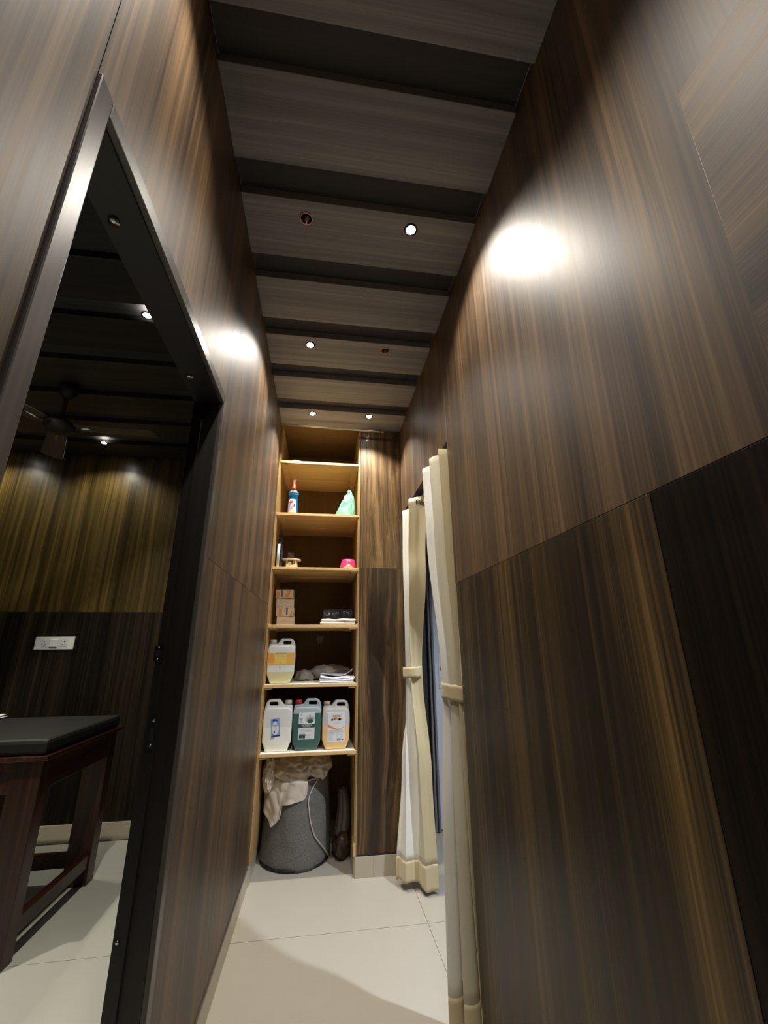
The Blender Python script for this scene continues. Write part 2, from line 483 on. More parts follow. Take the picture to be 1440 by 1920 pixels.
obj('lever', MB().tube([(0.945, s1y - 0.03, 1.10), (0.945, s1y - 0.07, 1.10), (0.965, s1y - 0.078, 1.10), (1.05, s1y - 0.078, 1.098)], 0.008, 10), m_chrome, pl)
obj('keyhole', MB().lathe([(0.007, 0), (0.007, 0.002)], (0, 0, 0), 12), m_black, pl).matrix_local = Matrix.Translation((0.945, s1y - 0.0305, 1.01)) @ Matrix.Rotation(PI / 2, 4, 'X')
box('keyhole_slot', (0.942, s1y - 0.0328, 0.988), (0.948, s1y - 0.0305, 1.008), m_black, pl)

# ================================================================== LAMPS
m_led = bpy.data.materials.new('led_lens'); m_led.use_nodes = True
_nt = m_led.node_tree; _nt.nodes.clear()
_e = _nt.nodes.new('ShaderNodeEmission'); _o = _nt.nodes.new('ShaderNodeOutputMaterial')
_e.inputs[0].default_value = (1.0, 0.95, 0.86, 1); _e.inputs[1].default_value = 35.0
_nt.links.new(_e.outputs[0], _o.inputs[0])
def downlight(x, y, z, label, watts, col=(1.0, 0.93, 0.82), cone=124, group='lit recessed downlights'):
    t = thing('ceiling_downlight', label, 'ceiling light', (x, y, z), 0, group)
    ring = MB().lathe([(0.027, -0.003), (0.0275, 0.0005), (0.0215, 0.0005), (0.0215, -0.0025)], (0, 0, 0), 24)
    obj('trim_ring', ring, m_dmetal, t)
    obj('lens', MB().lathe([(0.0212, -0.0022), (0.014, -0.0045), (0.004, -0.0055)], (0, 0, 0), 24), m_led, t)
    ld = bpy.data.lights.new('downlight_beam', 'SPOT')
    ld.energy = watts; ld.color = col; ld.spot_size = math.radians(cone); ld.spot_blend = 0.60; ld.shadow_soft_size = 0.022
    lo = bpy.data.objects.new('beam', ld); C.objects.link(lo); lo.parent = t; lo.location = (0, 0, -0.008)
    return t
def dead_light(x, y, z, label):
    t = thing('empty_downlight_hole', label, 'ceiling fitting', (x, y, z), 0)
    obj('trim_ring', MB().grid(lambda u, v: ((0.0235 + 0.003 * math.cos(2 * PI * v)) * math.cos(2 * PI * u), (0.0235 + 0.003 * math.cos(2 * PI * v)) * math.sin(2 * PI * u), -0.001 + 0.003 * math.sin(2 * PI * v)), 28, 9, closed_u=True), m_copper, t)
    obj('recess', MB().lathe([(0.0212, -0.0006), (0.020, -0.0002)], (0, 0, 0), 24), m_black, t)
    obj('bulb', MB().lathe([(0.002, -0.014), (0.008, -0.012), (0.010, -0.006), (0.006, -0.0008)], (0.003, -0.006, 0), 16), m_grey, t)
    obj('clip', MB().box((-0.002, 0.002, -0.010), (0.003, 0.019, -0.003)), m_copper, t)
    return t
lx0, lx1 = -0.121, 0.297
for x, y, lab in ((lx1, 1.220, 'bright lit downlight in the corridor ceiling nearest the right wall glow'),
                  (lx0, 1.957, 'bright lit downlight in the corridor ceiling halfway to the shelves'),
                  (lx0, 2.683, 'small lit downlight above the shelves, left of the pair'),
                  (lx1 - 0.012, 2.668, 'small lit downlight above the shelves, right of the pair')):
    downlight(x, y, ZC, lab, LAMP_W * (1.5 if y > 2.5 else 1.0), cone=110 if y > 2.5 else 124)
for x, y, lab in ((lx0, 0.487, 'lit downlight above the near end of the left doorway, beyond the picture top'), (lx1, -0.247, 'added unseen downlight behind the photographer, lighting the near corridor')):  # the one behind the photographer is added, unseen, for light at the near end
    downlight(x, y, ZC, lab, LAMP_W * (0.95 if y > 0 else 0.6))
dead_light(-0.119, 1.230, ZC, 'unlit copper-rimmed fitting left of the big bright downlight')
dead_light(0.299, 1.949, ZC, 'small unlit copper-rimmed fitting near the curtained doorway end')
rc = (1.0, 0.95, 0.78)
for x, y, lab in ((-0.930, 1.846, 'lit downlight seen high through the left doorway'),
                  (-1.818, 3.356, 'lit downlight beside the back wall of the left room, below the fan blade'),
                  (-2.62, 3.356, 'lit downlight of the left room hidden behind the door jamb'),
                  (-1.75, 1.846, 'added unseen downlight over the near side of the massage table')):  # last one is an added lamp, unseen behind the jamb, brightening the floor
    downlight(x, y, ZC, lab, ROOM_W * (0.45 if y > 3 else 1.7), rc, 140, 'lit downlights in the left room')
downlight(1.32, 1.36, 2.598, 'lit downlight of the side room behind the curtains', SIDE_W, (0.80, 0.89, 1.0), 140, None)

# ================================================================== STORAGE CABINET
cab = thing('storage_shelving', 'tall built-in plywood shelving full of supplies at the corridor end', 'shelving', (0, YF, 0))
def cpart(name, a, b, m, parent=cab, bevel=0.0, **k):
    o = box(name, (a[0], a[1] - YF, a[2]), (b[0], b[1] - YF, b[2]), m, parent, bevel, **k)
    return o
YK = YF + 0.56
cxl = XL + 0.0005
cpart('side_panel', (cxl, YF, 0.104), (cxl + 0.014, YK, ZC + 0.03), m_plyv)
cpart('side_panel', (CX - 0.010, YF, 0.104), (CX + 0.005, YK, ZC + 0.03), m_plyv, seed=3.3)
cpart('edge_strip', (cxl + 0.001, YF - 0.006, 0.16), (cxl + 0.008, YF, ZC - 0.28), m_edge2)
cpart('edge_strip', (CX - 0.002, YF - 0.005, 0.104), (CX + 0.004, YF, ZC - 0.28), m_edge2)
cpart('back_panel', (cxl, YK, 0.0), (CX + 0.005, YK + 0.02, ZC + 0.03), m_plyback)
cpart('top_panel', (cxl + 0.0145, YF, ZC - 0.004), (CX - 0.0105, YK, ZC + 0.03), m_plyback)
SH = [2.553, 2.152, 1.766, 1.386, 1.025, 0.643]
xi0, xi1 = cxl + 0.0145, CX - 0.0105
shelves = []
for i, z in enumerate(SH):
    s = cpart('shelf', (xi0, YF, z - 0.020), (xi1, YK, z), m_ply, seed=i * 2.1)
    cpart('front_lip', (xi0 - 0.006, YF - 0.004, z - 0.018), (xi1 + 0.008, YF + 0.0005, z + 0.0005), m_edge, s, bevel=0.0015)
    # battens framing the underside
    zz = z - 0.020
    for a, b in (((xi0, YF + 0.002, zz - 0.006), (xi0 + 0.045, YK - 0.002, zz)), ((xi1 - 0.045, YF + 0.002, zz - 0.006), (xi1, YK - 0.002, zz)),
                 ((xi0 + 0.046, YF + 0.30, zz - 0.006), (xi1 - 0.046, YF + 0.34, zz))):
        cpart('batten', a, b, m_ply, s, seed=i + a[0])
    if i >= 4:
        cpart('paper_liner', (xi0 + 0.002, YF - 0.003, z + 0.0006), (xi1 - 0.002, YK - 0.01, z + 0.0022), m_liner, s)
    shelves.append(s)
cpart('chipped_foot', (CX - 0.013, YF - 0.006, 0.104), (CX - 0.003, YF + 0.10, 0.165), m_edge)

# bracket hook on the back panel
hk = thing('torn_paper_scrap', 'torn pale paper scrap stuck on the back board above the plastic bundle', 'paper scrap', (-0.012, YK, 1.30))
hk_m = MB().grid(lambda u, v: ((u - .5) * 0.062 * (1 - .45 * v) + 0.004 * math.sin(9 * v), -0.002 - 0.004 * abs(math.sin(7 * u + 3 * v)), 0.028 - v * 0.055 - 0.012 * v * math.sin(11 * u)), 12, 8)
obj('scrap', hk_m, plain('scrap_paper', (0.45, 0.40, 0.33), 0.9), hk, solid=0.0008)

# curtain rod under the ceiling in front of the shelving
rod = thing('curtain_rod', 'thin pale bare rod under the ceiling in front of the shelving top', 'rod', (0, 2.80, 2.80))
obj('pole', MB().tube([(XL + 0.001, 0, 0.012), (0.385, 0, 0.0)], 0.0065, 12), plain('rod_cream', (0.70, 0.62, 0.46), 0.35), rod)
obj('finial', MB().lathe([(0.004, 0), (0.009, 0.006), (0.010, 0.018), (0.007, 0.03), (0.002, 0.034)], (0, 0, 0), 14), plain('rod_brass', (0.45, 0.36, 0.18), 0.3, metal=1.0), rod).matrix_local = Matrix.Translation((0.388, 0, -0.0005)) @ Matrix.Rotation(PI / 2, 4, 'Y')
obj('bracket', MB().tube([(0.298, 0.068, -0.03), (0.298, 0.03, -0.03), (0.298, 0.0, -0.008)], 0.004, 8).box((0.288, 0.066, -0.05), (0.308, 0.0695, -0.01)), m_chrome, rod)

# ================================================================== JERRYCANS
def rounded(pts, rads, n=6):
    out = []
    N = len(pts)
    for i in range(N):
        p = Vector(pts[i]); a = Vector(pts[i - 1]); b = Vector(pts[(i + 1) % N])
        r = rads[i] if isinstance(rads, (list, tuple)) else rads
        if r <= 0: out.append(tuple(p)); continue
        u = (a - p).normalized(); v = (b - p).normalized()
        ang = u.angle(v)
        t = min(r / math.tan(ang / 2), (a - p).length * .49, (b - p).length * .49)
        r2 = t * math.tan(ang / 2)
        c = p + (u + v).normalized() * (r2 / math.sin(ang / 2))
        s, e = p + u * t - c, p + v * t - c
        a0 = math.atan2(s.y, s.x); da = math.atan2(s.x * e.y - s.y * e.x, s.dot(e))
        for k in range(n + 1):
            q = a0 + da * k / n
            out.append((c.x + r2 * math.cos(q), c.y + r2 * math.sin(q)))
    return out

def outline_mesh(name, outer, hole, depth, bev):
    """closed outline (x,z) with an optional hole, extruded along y with rounded rims"""
    def clean(P, ccw):
        Q = [p for i, p in enumerate(P) if (Vector(p) - Vector(P[i - 1])).length > 1e-5]
        ar = sum(Q[i - 1][0] * Q[i][1] - Q[i][0] * Q[i - 1][1] for i in range(len(Q)))
        return Q if (ar > 0) == ccw else Q[::-1]
    def off(P, o):                       # to the left of travel: inwards for ccw, away from the hole for cw
        out = []
        for i in range(len(P)):
            d = (Vector(P[(i + 1) % len(P)]) - Vector(P[i - 1])).normalized()
            out.append((P[i][0] - d.y * o, P[i][1] + d.x * o))
        return out
    loops = [clean(outer, True)] + ([clean(hole, False)] if hole else [])
    h = depth / 2
    lev = [(bev, -h), (bev * .45, -h + bev * .12), (bev * .12, -h + bev * .45), (0, -h + bev), (0, h - bev), (bev * .12, h - bev * .45), (bev * .45, h - bev * .12), (bev, h)]
    vs, fs, caps = [], [], {}
    for li, P in enumerate(loops):
        base = len(vs); n = len(P)
        for o, y in lev:
            k = o if li == 0 else o * .35
            vs += [(x, y, z) for x, z in off(P, k)]
        for j in range(len(lev) - 1):
            fs += [(base + j * n + i, base + j * n + (i + 1) % n, base + (j + 1) * n + (i + 1) % n, base + (j + 1) * n + i) for i in range(n)]
        caps[li] = (base, base + (len(lev) - 1) * n, n)
    for side in (0, 1):
        A = list(range(caps[0][side], caps[0][side] + caps[0][2]))
        if len(loops) == 1:
            fs.append(tuple(A)); continue
        B = list(range(caps[1][side], caps[1][side] + caps[1][2]))
        # keyhole: cut from the nearest outline point to the hole
        i, j = min(((i, j) for i in range(len(A)) for j in range(len(B))), key=lambda q: (Vector(vs[A[q[0]]]) - Vector(vs[B[q[1]]])).length)
        A = A[i:] + A[:i]; B = B[j:] + B[:j]
        vs.append(vs[A[0]]); a2 = len(vs) - 1
        vs.append(vs[B[0]]); b2 = len(vs) - 1
        fs.append(tuple(A + [a2] + [b2] + B[1:] + [B[0]]))
    me = bpy.data.meshes.new(name)
    me.from_pydata(vs, [], fs)
    bm = bmesh.new(); bm.from_mesh(me); bmesh.ops.recalc_face_normals(bm, faces=bm.faces); bm.to_mesh(me); bm.free()
    for p in me.polygons: p.use_smooth = True
    me.set_sharp_from_angle(angle=math.radians(35))
    return me

def can_mat(name, liquid, plastic, level):
    m, nt, b = nodes(name)
    tc = nt.nodes.new('ShaderNodeTexCoord'); sp = nt.nodes.new('ShaderNodeSeparateXYZ')
    mr = nt.nodes.new('ShaderNodeMapRange'); mr.inputs['From Min'].default_value = level - 0.0015; mr.inputs['From Max'].default_value = level + 0.0015
    mx = nt.nodes.new('ShaderNodeMix'); mx.data_type = 'RGBA'
    mx.inputs[6].default_value = (*liquid, 1); mx.inputs[7].default_value = (*plastic, 1)
    nt.links.new(tc.outputs['Object'], sp.inputs[0]); nt.links.new(sp.outputs['Z'], mr.inputs['Value'])
    nt.links.new(mr.outputs[0], mx.inputs[0]); nt.links.new(mx.outputs[2], b.inputs['Base Color'])
    b.inputs['Roughness'].default_value = 0.32
    b.inputs['Subsurface Weight'].default_value = 0.25; b.inputs['Subsurface Radius'].default_value = (0.03, 0.03, 0.03)
    b.inputs['Subsurface Scale'].default_value = 0.3
    return m

def jerrycan(label, x, y, z, rz, W, H, mat, cap_mat, flip=False, low_taper=0.025):
    t = thing('jerrycan', label, 'jerrycan', (x, y, z), rz, 'plastic jerrycans on the shelves')
    s = -1 if flip else 1
    h = W / 2
    # neck and cap on the left side (mirrored by flip), grip loop on the right
    low = [(-h + low_taper, 0), (h - low_taper, 0), (h - 0.003, 0.055), (h, H * .60), (h - .004, H * .845), (-h + .004, H * .845), (-h, H * .60), (-h + 0.003, 0.055)]
    lrad = [.014, .014, .02, .05, .030, .030, .05, .02]
    top = [(h - .002, H * .70), (h - .002, H * .82), (h - .016, H), (-h * .06, H), (-h * .34, H * .885), (-h * .93, H * .88), (-h + .002, H * .80), (-h + .002, H * .70)]
    trad = [.0, .05, .034, .014, .010, .014, .03, .0]
    hole = [(h * .06, H * .868), (h * .66, H * .868), (h * .66, H * .945), (h * .06, H * .945)]
    if flip:
        top = [(-a, b) for a, b in top][::-1]; trad = trad[::-1]; hole = [(-a, b) for a, b in hole][::-1]
    link('body', outline_mesh('can_body', rounded(low, lrad), None, 0.115, 0.011), mat, t)
    link('grip', outline_mesh('can_grip', rounded(top, trad), rounded(hole, .008, 4), 0.046, 0.008), mat, t)
    cxp = -s * h * .66
    cp = obj('cap', MB().lathe([(0.0195, H * .840), (0.0195, H * .900), (0.0215, H * .902), (0.0215, H * .965), (0.019, H * .972)], (cxp, 0, 0), 20), cap_mat, t)
    return t

def label_sheet(t, name, x0, x1, z0, z1, mat, y=-0.0622):
    o = obj(name, MB().box((x0, y - 0.0006, z0), (x1, y, z1)), mat, t)
    o.location = (0, 0.0045, 0)
    return o
def ink(parent, x0, x1, z0, z1, mat, name='print_block', y=-0.0628, d=0.0004):
    return obj(name, MB().box((x0, y - d, z0), (x1, y, z1)), mat, parent)
def inkpoly(parent, poly, mat, name='print_shape', y=-0.0628, d=0.0004):
    return obj(name, MB().prism(poly, y - d, y), mat, parent)

k_dark = plain('ink_dark', (0.05, 0.055, 0.06), 0.6)
k_grey = plain('ink_grey', (0.36, 0.36, 0.37), 0.6)
k_green = plain('ink_green', (0.018, 0.075, 0.050), 0.6)
k_leaf = plain('ink_leaf', (0.030, 0.085, 0.035), 0.6)
k_blue = plain('ink_blue', (0.20, 0.36, 0.68), 0.5)
k_navy = plain('ink_navy', (0.02, 0.04, 0.28), 0.5)
k_orange = plain('ink_orange', (0.75, 0.26, 0.07), 0.5)
k_amber = plain('label_amber', (0.80, 0.46, 0.10), 0.45)
k_yellow = plain('label_yellow', (0.85, 0.60, 0.12), 0.45)
k_orange2 = plain('label_orange', (0.80, 0.36, 0.08), 0.45)
k_label = plain('label_white', (0.74, 0.75, 0.77), 0.4)
k_pale = plain('label_pale', (0.62, 0.64, 0.64), 0.4)
k_tan = plain('ink_tan', (0.60, 0.36, 0.16), 0.5)

ZL = 0.0024
# 1. white lotion can
t1 = jerrycan('cloudy white jerrycan with a small tilted blue label, leftmost of the lower three', -0.2500, YF + 0.085, SH[5] + ZL, 0.0, 0.177, 0.290,
              can_mat('can_lotion', (0.86, 0.85, 0.74), (0.74, 0.73, 0.69), 0.135), plain('cap_cream', (0.60, 0.54, 0.44), 0.4), flip=True)
lb = label_sheet(t1, 'label', -0.036, 0.016, 0.085, 0.185, k_blue)
E = [(-0.011 + 0.021 * math.cos(a), 0.130 + 0.036 * math.sin(a)) for a in [2 * PI * k / 24 for k in range(24)]]
inkpoly(lb, E, k_label, 'oval_panel')
ink(lb, -0.036, 0.016, 0.085, 0.093, k_navy)
inkpoly(lb, [(-0.012, 0.104), (-0.005, 0.103), (-0.004, 0.133), (-0.008, 0.135), (-0.010, 0.131)], k_pale, 'bottle_picture', y=-0.0633)
inkpoly(lb, [(-0.020, 0.106), (-0.014, 0.103), (-0.013, 0.112), (-0.017, 0.122)], k_leaf, 'leaf_picture', y=-0.0633)
text('lettering', 'Moisturising', 0.0072, (-0.011, -0.0636, 0.150), k_dark, lb)
text('lettering', 'Lotion', 0.0066, (-0.011, -0.0636, 0.1425), k_dark, lb)
inkpoly(lb, [(-0.026, 0.172), (-0.016, 0.170), (-0.006, 0.176), (-0.010, 0.183), (-0.022, 0.184)], k_navy, 'emblem')
inkpoly(lb, [(-0.006, 0.170), (0.009, 0.172), (0.009, 0.178), (-0.004, 0.177)], k_navy, 'emblem')
ink(lb, -0.040, -0.018, 0.073, 0.084, k_grey, 'batch_sticker', y=-0.0622)
lb.rotation_euler = (0, math.radians(-6), 0)
lb.location = (0.014, 0.0045, 0.0)

# 2. green shampoo can
t2 = jerrycan('teal green jerrycan with red cap and a plant label, middle of the lower three', -0.0705, YF + 0.085, SH[5] + ZL, 0.0, 0.176, 0.290,
              can_mat('can_green', (0.060, 0.135, 0.115), (0.42, 0.48, 0.49), 0.208), plain('cap_red', (0.48, 0.035, 0.02), 0.4))
lb = label_sheet(t2, 'label', -0.050, 0.048, 0.063, 0.212, k_label)
ink(lb, -0.050, 0.048, 0.128, 0.148, k_green, 'title_band')
text('lettering', 'ALOEVERA', 0.0135, (0.0, -0.0636, 0.1415), k_label, lb)
text('lettering', 'SHAMPOO', 0.0095, (0.0, -0.0636, 0.1325), k_pale, lb)
random.seed(3)
for k in range(11):
    a = math.radians(-62 + 12.4 * k); ln = 0.040 + 0.012 * math.cos(a * 1.3)
    bx, bz = 0.020 + 0.008 * math.sin(a), 0.153
    tx, tz = bx + ln * math.sin(a) * 0.75, bz + ln * math.cos(a) + 0.002
    tx = min(tx, 0.0475)
    px, pz = math.cos(a) * 0.0035, -math.sin(a) * 0.0035
    inkpoly(lb, [(bx - px, bz - pz * .3), (bx + px, bz + pz * .3), (tx, tz)], k_leaf if k % 2 else k_green, 'leaf_picture', y=-0.0628 - 0.0001 * k)
inkpoly(lb, [(-0.049, 0.186), (-0.036, 0.180), (-0.025, 0.186), (-0.028, 0.176), (-0.034, 0.170), (-0.034, 0.156), (-0.039, 0.156), (-0.039, 0.170), (-0.047, 0.176)], k_grey, 'emblem')
text('lettering', 'b', 0.012, (-0.037, -0.0636, 0.200), k_dark, lb)
for k in range(3): ink(lb, -0.044, 0.042 - 0.01 * (k % 2), 0.117 - 0.006 * k, 0.1185 - 0.006 * k, k_grey, 'small_print')
ink(lb, -0.045, -0.007, 0.069, 0.087, k_green); ink(lb, -0.044, -0.006, 0.090, 0.093, k_dark)
for k in range(4): ink(lb, 0.0, 0.038 - 0.007 * (k % 3), 0.069 + 0.006 * k, 0.0705 + 0.006 * k, k_grey, 'small_print')

# 3. orange bodywash can
t3 = jerrycan('half-full pale orange jerrycan with long white label, rightmost of lower three', 0.1085, YF + 0.085, SH[5] + ZL, 0.0, 0.174, 0.276,
              can_mat('can_orange', (0.84, 0.55, 0.25), (0.58, 0.55, 0.52), 0.135), plain('cap_tan', (0.50, 0.40, 0.30), 0.4))
lb = label_sheet(t3, 'label', -0.050, 0.058, 0.043, 0.208, k_label)
ink(lb, -0.058, 0.056, 0.206, 0.212, plain('label_curl', (0.85, 0.85, 0.84), 0.4), 'peeled_edge')
text('lettering', 'MEDIMIX', 0.0165, (0.004, -0.0636, 0.187), k_dark, lb, sx=0.88)
inkpoly(lb, [(0.003, 0.194), (0.007, 0.200), (0.011, 0.194), (0.007, 0.197)], k_leaf, 'emblem')
for x, z, r, m in ((-0.018, 0.169, .009, k_tan), (0.0, 0.171, .011, k_orange), (0.014, 0.170, .010, k_tan), (0.024, 0.168, .008, k_leaf), (-0.024, 0.167, .006, k_leaf)):
    inkpoly(lb, [(x + r * 1.2 * math.cos(q), max(z - 0.006, z + r * math.sin(q))) for q in [2 * PI * k / 12 for k in range(12)]], m, 'fruit_picture', y=-0.0628 - 0.0001 * (x > 0))
ink(lb, -0.010, 0.018, 0.152, 0.1535, k_grey, 'small_print'); ink(lb, -0.016, 0.024, 0.146, 0.1475, k_grey, 'small_print')
sw = [(-0.0495 + 0.107 * k / 16, 0.145 - 0.030 * math.sin(min(1, k / 11) * PI / 2) + 0.014 * max(0, (k - 9) / 7) ** 1.5) for k in range(17)]
inkpoly(lb, sw + [(x, z - 0.016 * (1 - k / 16) ** 1.2 - 0.0016) for k, (x, z) in reversed(list(enumerate(sw)))], k_orange, 'swoosh')
for k in range(3): ink(lb, -0.043, 0.046 - 0.006 * (k % 2), 0.106 - 0.0055 * k, 0.1075 - 0.0055 * k, k_grey, 'small_print')
for k in range(7): ink(lb, -0.043, -0.010 - 0.006 * (k % 3), 0.088 - 0.006 * k, 0.0895 - 0.006 * k, k_grey, 'small_print')
for k in range(4): ink(lb, 0.004, 0.018 - 0.003 * (k % 2), 0.086 - 0.006 * k, 0.0872 - 0.006 * k, k_grey, 'small_print'); ink(lb, 0.030, 0.044, 0.083 - 0.006 * k, 0.084 - 0.006 * k, k_grey, 'small_print')
for k in range(9): ink(lb, 0.008 + 0.0026 * k, 0.0095 + 0.0026 * k, 0.051, 0.062, k_dark, 'barcode_bar')
ink(lb, 0.036, 0.048, 0.052, 0.056, k_dark)

# 4. upper can with amber wrap label
t4 = jerrycan('jerrycan with a wide amber label and a little yellow liquid, alone on its shelf', -0.2545, YF + 0.09, SH[4] + ZL, 0.03, 0.176, 0.275,
              can_mat('can_yellow', (0.62, 0.57, 0.32), (0.76, 0.76, 0.75), 0.070), plain('cap_white', (0.66, 0.63, 0.57), 0.4), low_taper=0.028)
lb = label_sheet(t4, 'label', -0.0845, 0.0845, 0.112, 0.185, k_amber)
ink(lb, -0.040, 0.034, 0.118, 0.183, k_yellow, 'label_panel'); ink(lb, -0.0845, -0.045, 0.125, 0.183, k_orange2, 'label_panel')
ink(lb, -0.036, 0.033, 0.182, 0.1845, k_dark, 'rule'); ink(lb, 0.036, 0.080, 0.124, 0.125, k_orange2, 'rule'); ink(lb, 0.036, 0.037, 0.124, 0.180, k_orange2, 'rule')
text('lettering', 'B', 0.012, (-0.032, -0.0636, 0.176), k_dark, lb)
ink(lb, -0.030, 0.026, 0.164, 0.168, k_label, 'small_print'); ink(lb, -0.022, 0.022, 0.155, 0.157, k_label, 'small_print')
text('lettering', 'O', 0.020, (-0.002, -0.0636, 0.122), k_tan, lb)
text('lettering', '5 L', 0.011, (-0.004, -0.0580, 0.100), k_dark, t4)

# ================================================================== ITEMS ON THE SHELVES
# blue cleaner bottle
m_gel = plain('blue_gel', (0.005, 0.095, 0.22), 0.12, spec=0.6)
bt = thing('cleaner_bottle', 'blue gel cleaner bottle with red nozzle on the upper shelf', 'bottle', (-0.240, YF + 0.06, SH[1]))
obj('body', MB().lathe([(0.027, 0), (0.036, 0.004), (0.037, 0.02), (0.035, 0.09), (0.031, 0.122), (0.030, 0.132), (0.037, 0.150), (0.038, 0.160)], n=28, sy=.62), m_gel, bt)
obj('shoulder', MB().lathe([(0.0378, 0.1602), (0.035, 0.175), (0.022, 0.190), (0.014, 0.196)], n=28, sy=.62), plain('clear_blue', (0.12, 0.22, 0.28), 0.1), bt)
cap = obj('nozzle', MB().lathe([(0.0155, 0.193), (0.0155, 0.212), (0.0125, 0.216), (0.0110, 0.238), (0.0085, 0.244), (0.0080, 0.272), (0.005, 0.276)], n=18), plain('red_cap', (0.75, 0.07, 0.035), 0.35), bt)
lbm = plain('bottle_label', (0.70, 0.62, 0.66), 0.4)
def wrapl(u, v):
    a = -PI / 2 + (u - .62) * 1.75; r = 0.0376 - 0.002 * v; z = 0.006 + 0.112 * v - 0.008 * v * (abs(u - .5) * 2) ** 3
    return (r * math.cos(a) * 1.01, r * .62 * math.sin(a) * 1.03, z)
lbl = obj('label', MB().grid(wrapl, 14, 8), lbm, bt, solid=0.0006)
ink(lbl, -0.022, 0.002, 0.094, 0.112, plain('label_red', (0.72, 0.20, 0.15), 0.4), y=-0.0240)
text('lettering', 'gel', 0.016, (-0.010, -0.0258, 0.093), k_navy, lbl)
ink(lbl, -0.029, -0.022, 0.048, 0.072, k_navy, y=-0.0225); ink(lbl, 0.006, 0.013, 0.058, 0.082, k_navy, y=-0.0240)
inkpoly(lbl, [(-0.018, 0.045), (-0.002, 0.042), (0.002, 0.062), (-0.012, 0.068)], plain('label_pink', (0.62, 0.30, 0.40), 0.4), y=-0.0245)

# green carrier bag
def bagmesh(rx, ry, h, neck, seed, lean=0.0, fold=0.010, nx=48, nz=26):
    def fn(u, v):
        a = 2 * PI * u
        prof = (1 - v) ** 0.75 * (1 - neck) + neck
        prof *= (1 - 0.15 * (1 - v) ** 8)
        f = fold * (math.sin(a * 7 + 3 * v + seed) + .6 * math.sin(a * 13 - 5 * v)) * (0.35 + v)
        nn = noise.noise(Vector((math.cos(a) * 2 + seed, math.sin(a) * 2, v * 3))) * 0.018
        r = 1
        return ((rx * prof + f + nn) * math.cos(a) * r + lean * v, (ry * prof + f * .7 + nn) * math.sin(a), h * v + 0.0)
    return MB().grid(fn, nx, nz, closed_u=True)
m_green = plain('green_polythene', (0.16, 0.46, 0.30), 0.38, bump=0.3, bscale=60, sub=0.15)
gb = thing('carrier_bag', 'tied pale green plastic bag on the upper shelf', 'plastic bag', (0.145, YF + 0.085, SH[1]))
def gfn(u, v):
    a = 2 * PI * u
    wl_ = 0.085 * (1 - v) ** 1.15 + 0.030; wr_ = 0.042 * (1 - v * .5) + 0.012
    rx = wl_ if math.cos(a) < 0 else wr_
    f = (math.sin(a * 9 + 4 * v) * .004 + noise.noise(Vector((math.cos(a) * 2.5, math.sin(a) * 2.5, v * 4))) * .010) * (0.4 + v)
    top = 1 - 0.25 * max(0, v - .9) * 10
    return ((rx * (0.92 + .08 * math.sin(PI * v)) * top + f) * math.cos(a) + 0.022, (0.060 * (1 - .55 * v) * top + f) * math.sin(a), 0.178 * v)
obj('bag_body', MB().grid(gfn, 56, 24, closed_u=True), m_green, gb, solid=0.001)
for sgn in (-1, 1):
    obj('tied_handle', MB().tube([(0.028, 0, 0.165), (0.028 + sgn * .010, -0.004 * sgn, 0.186), (0.026 + sgn * .009, .004 * sgn, 0.205), (0.022 + sgn * .003, 0.006 * sgn, 0.222)], [0.016, 0.012, 0.009, 0.004], 8), m_green, gb)

# dark bottle by the left side
db = thing('dark_bottle', 'slim dark bottle with black pump top against the left upright', 'bottle', (-0.311, YF + 0.075, SH[2]))
m_dk = plain('dark_glass', (0.02, 0.022, 0.03), 0.12, spec=0.7)
obj('body', MB().lathe([(0.022, 0), (0.026, 0.004), (0.026, 0.165), (0.018, 0.188), (0.012, 0.194)], n=24), m_dk, db)
obj('label_stripe', MB().grid(lambda u, v: (0.0266 * math.cos(-PI * .72 + u * .75), 0.0266 * math.sin(-PI * .72 + u * .75), 0.006 + v * .165), 8, 2), plain('silver_label', (0.62, 0.66, 0.72), 0.3), db, solid=0.0006)
obj('pump_top', MB().lathe([(0.0135, 0.192), (0.0135, 0.212), (0.009, 0.216), (0.009, 0.226), (0.015, 0.230), (0.015, 0.243), (0.008, 0.246)], n=20).tube([(0, 0, 0.238), (0.012, -0.022, 0.238)], 0.005, 8), m_black, db)

# steel bowl with tumbler on top
bw = thing('steel_canister', 'squat steel canister with a wide rim beside the dark bottle', 'canister', (-0.228, YF + 0.085, SH[2]))
obj('body', MB().lathe([(0.045, 0), (0.049, 0.003), (0.050, 0.050), (0.052, 0.056)], n=32), m_steel, bw)
obj('rim', MB().lathe([(0.050, 0.056), (0.065, 0.062), (0.066, 0.066), (0.052, 0.068), (0.030, 0.069)], n=32), plain('pale_rim', (0.72, 0.66, 0.54), 0.35, metal=0.3), bw)
obj('paper_tag', MB().grid(lambda u, v: (0.0512 * math.cos(-PI * .62 + u * .45), 0.0512 * math.sin(-PI * .62 + u * .45), 0.024 + v * .018), 6, 2), k_label, bw, solid=0.0006)
gl = thing('glass_tumbler', 'small upturned clear glass on the steel canister', 'glass', (-0.236, YF + 0.085, SH[2] + 0.0695))
m_glass = plain('clear_glass', (0.9, 0.9, 0.88), 0.03, trans=1.0)
obj('cup', MB().lathe([(0.030, 0), (0.031, 0.001), (0.027, 0.042), (0.024, 0.046), (0.002, 0.047)], n=24), m_glass, gl, solid=0.0014)

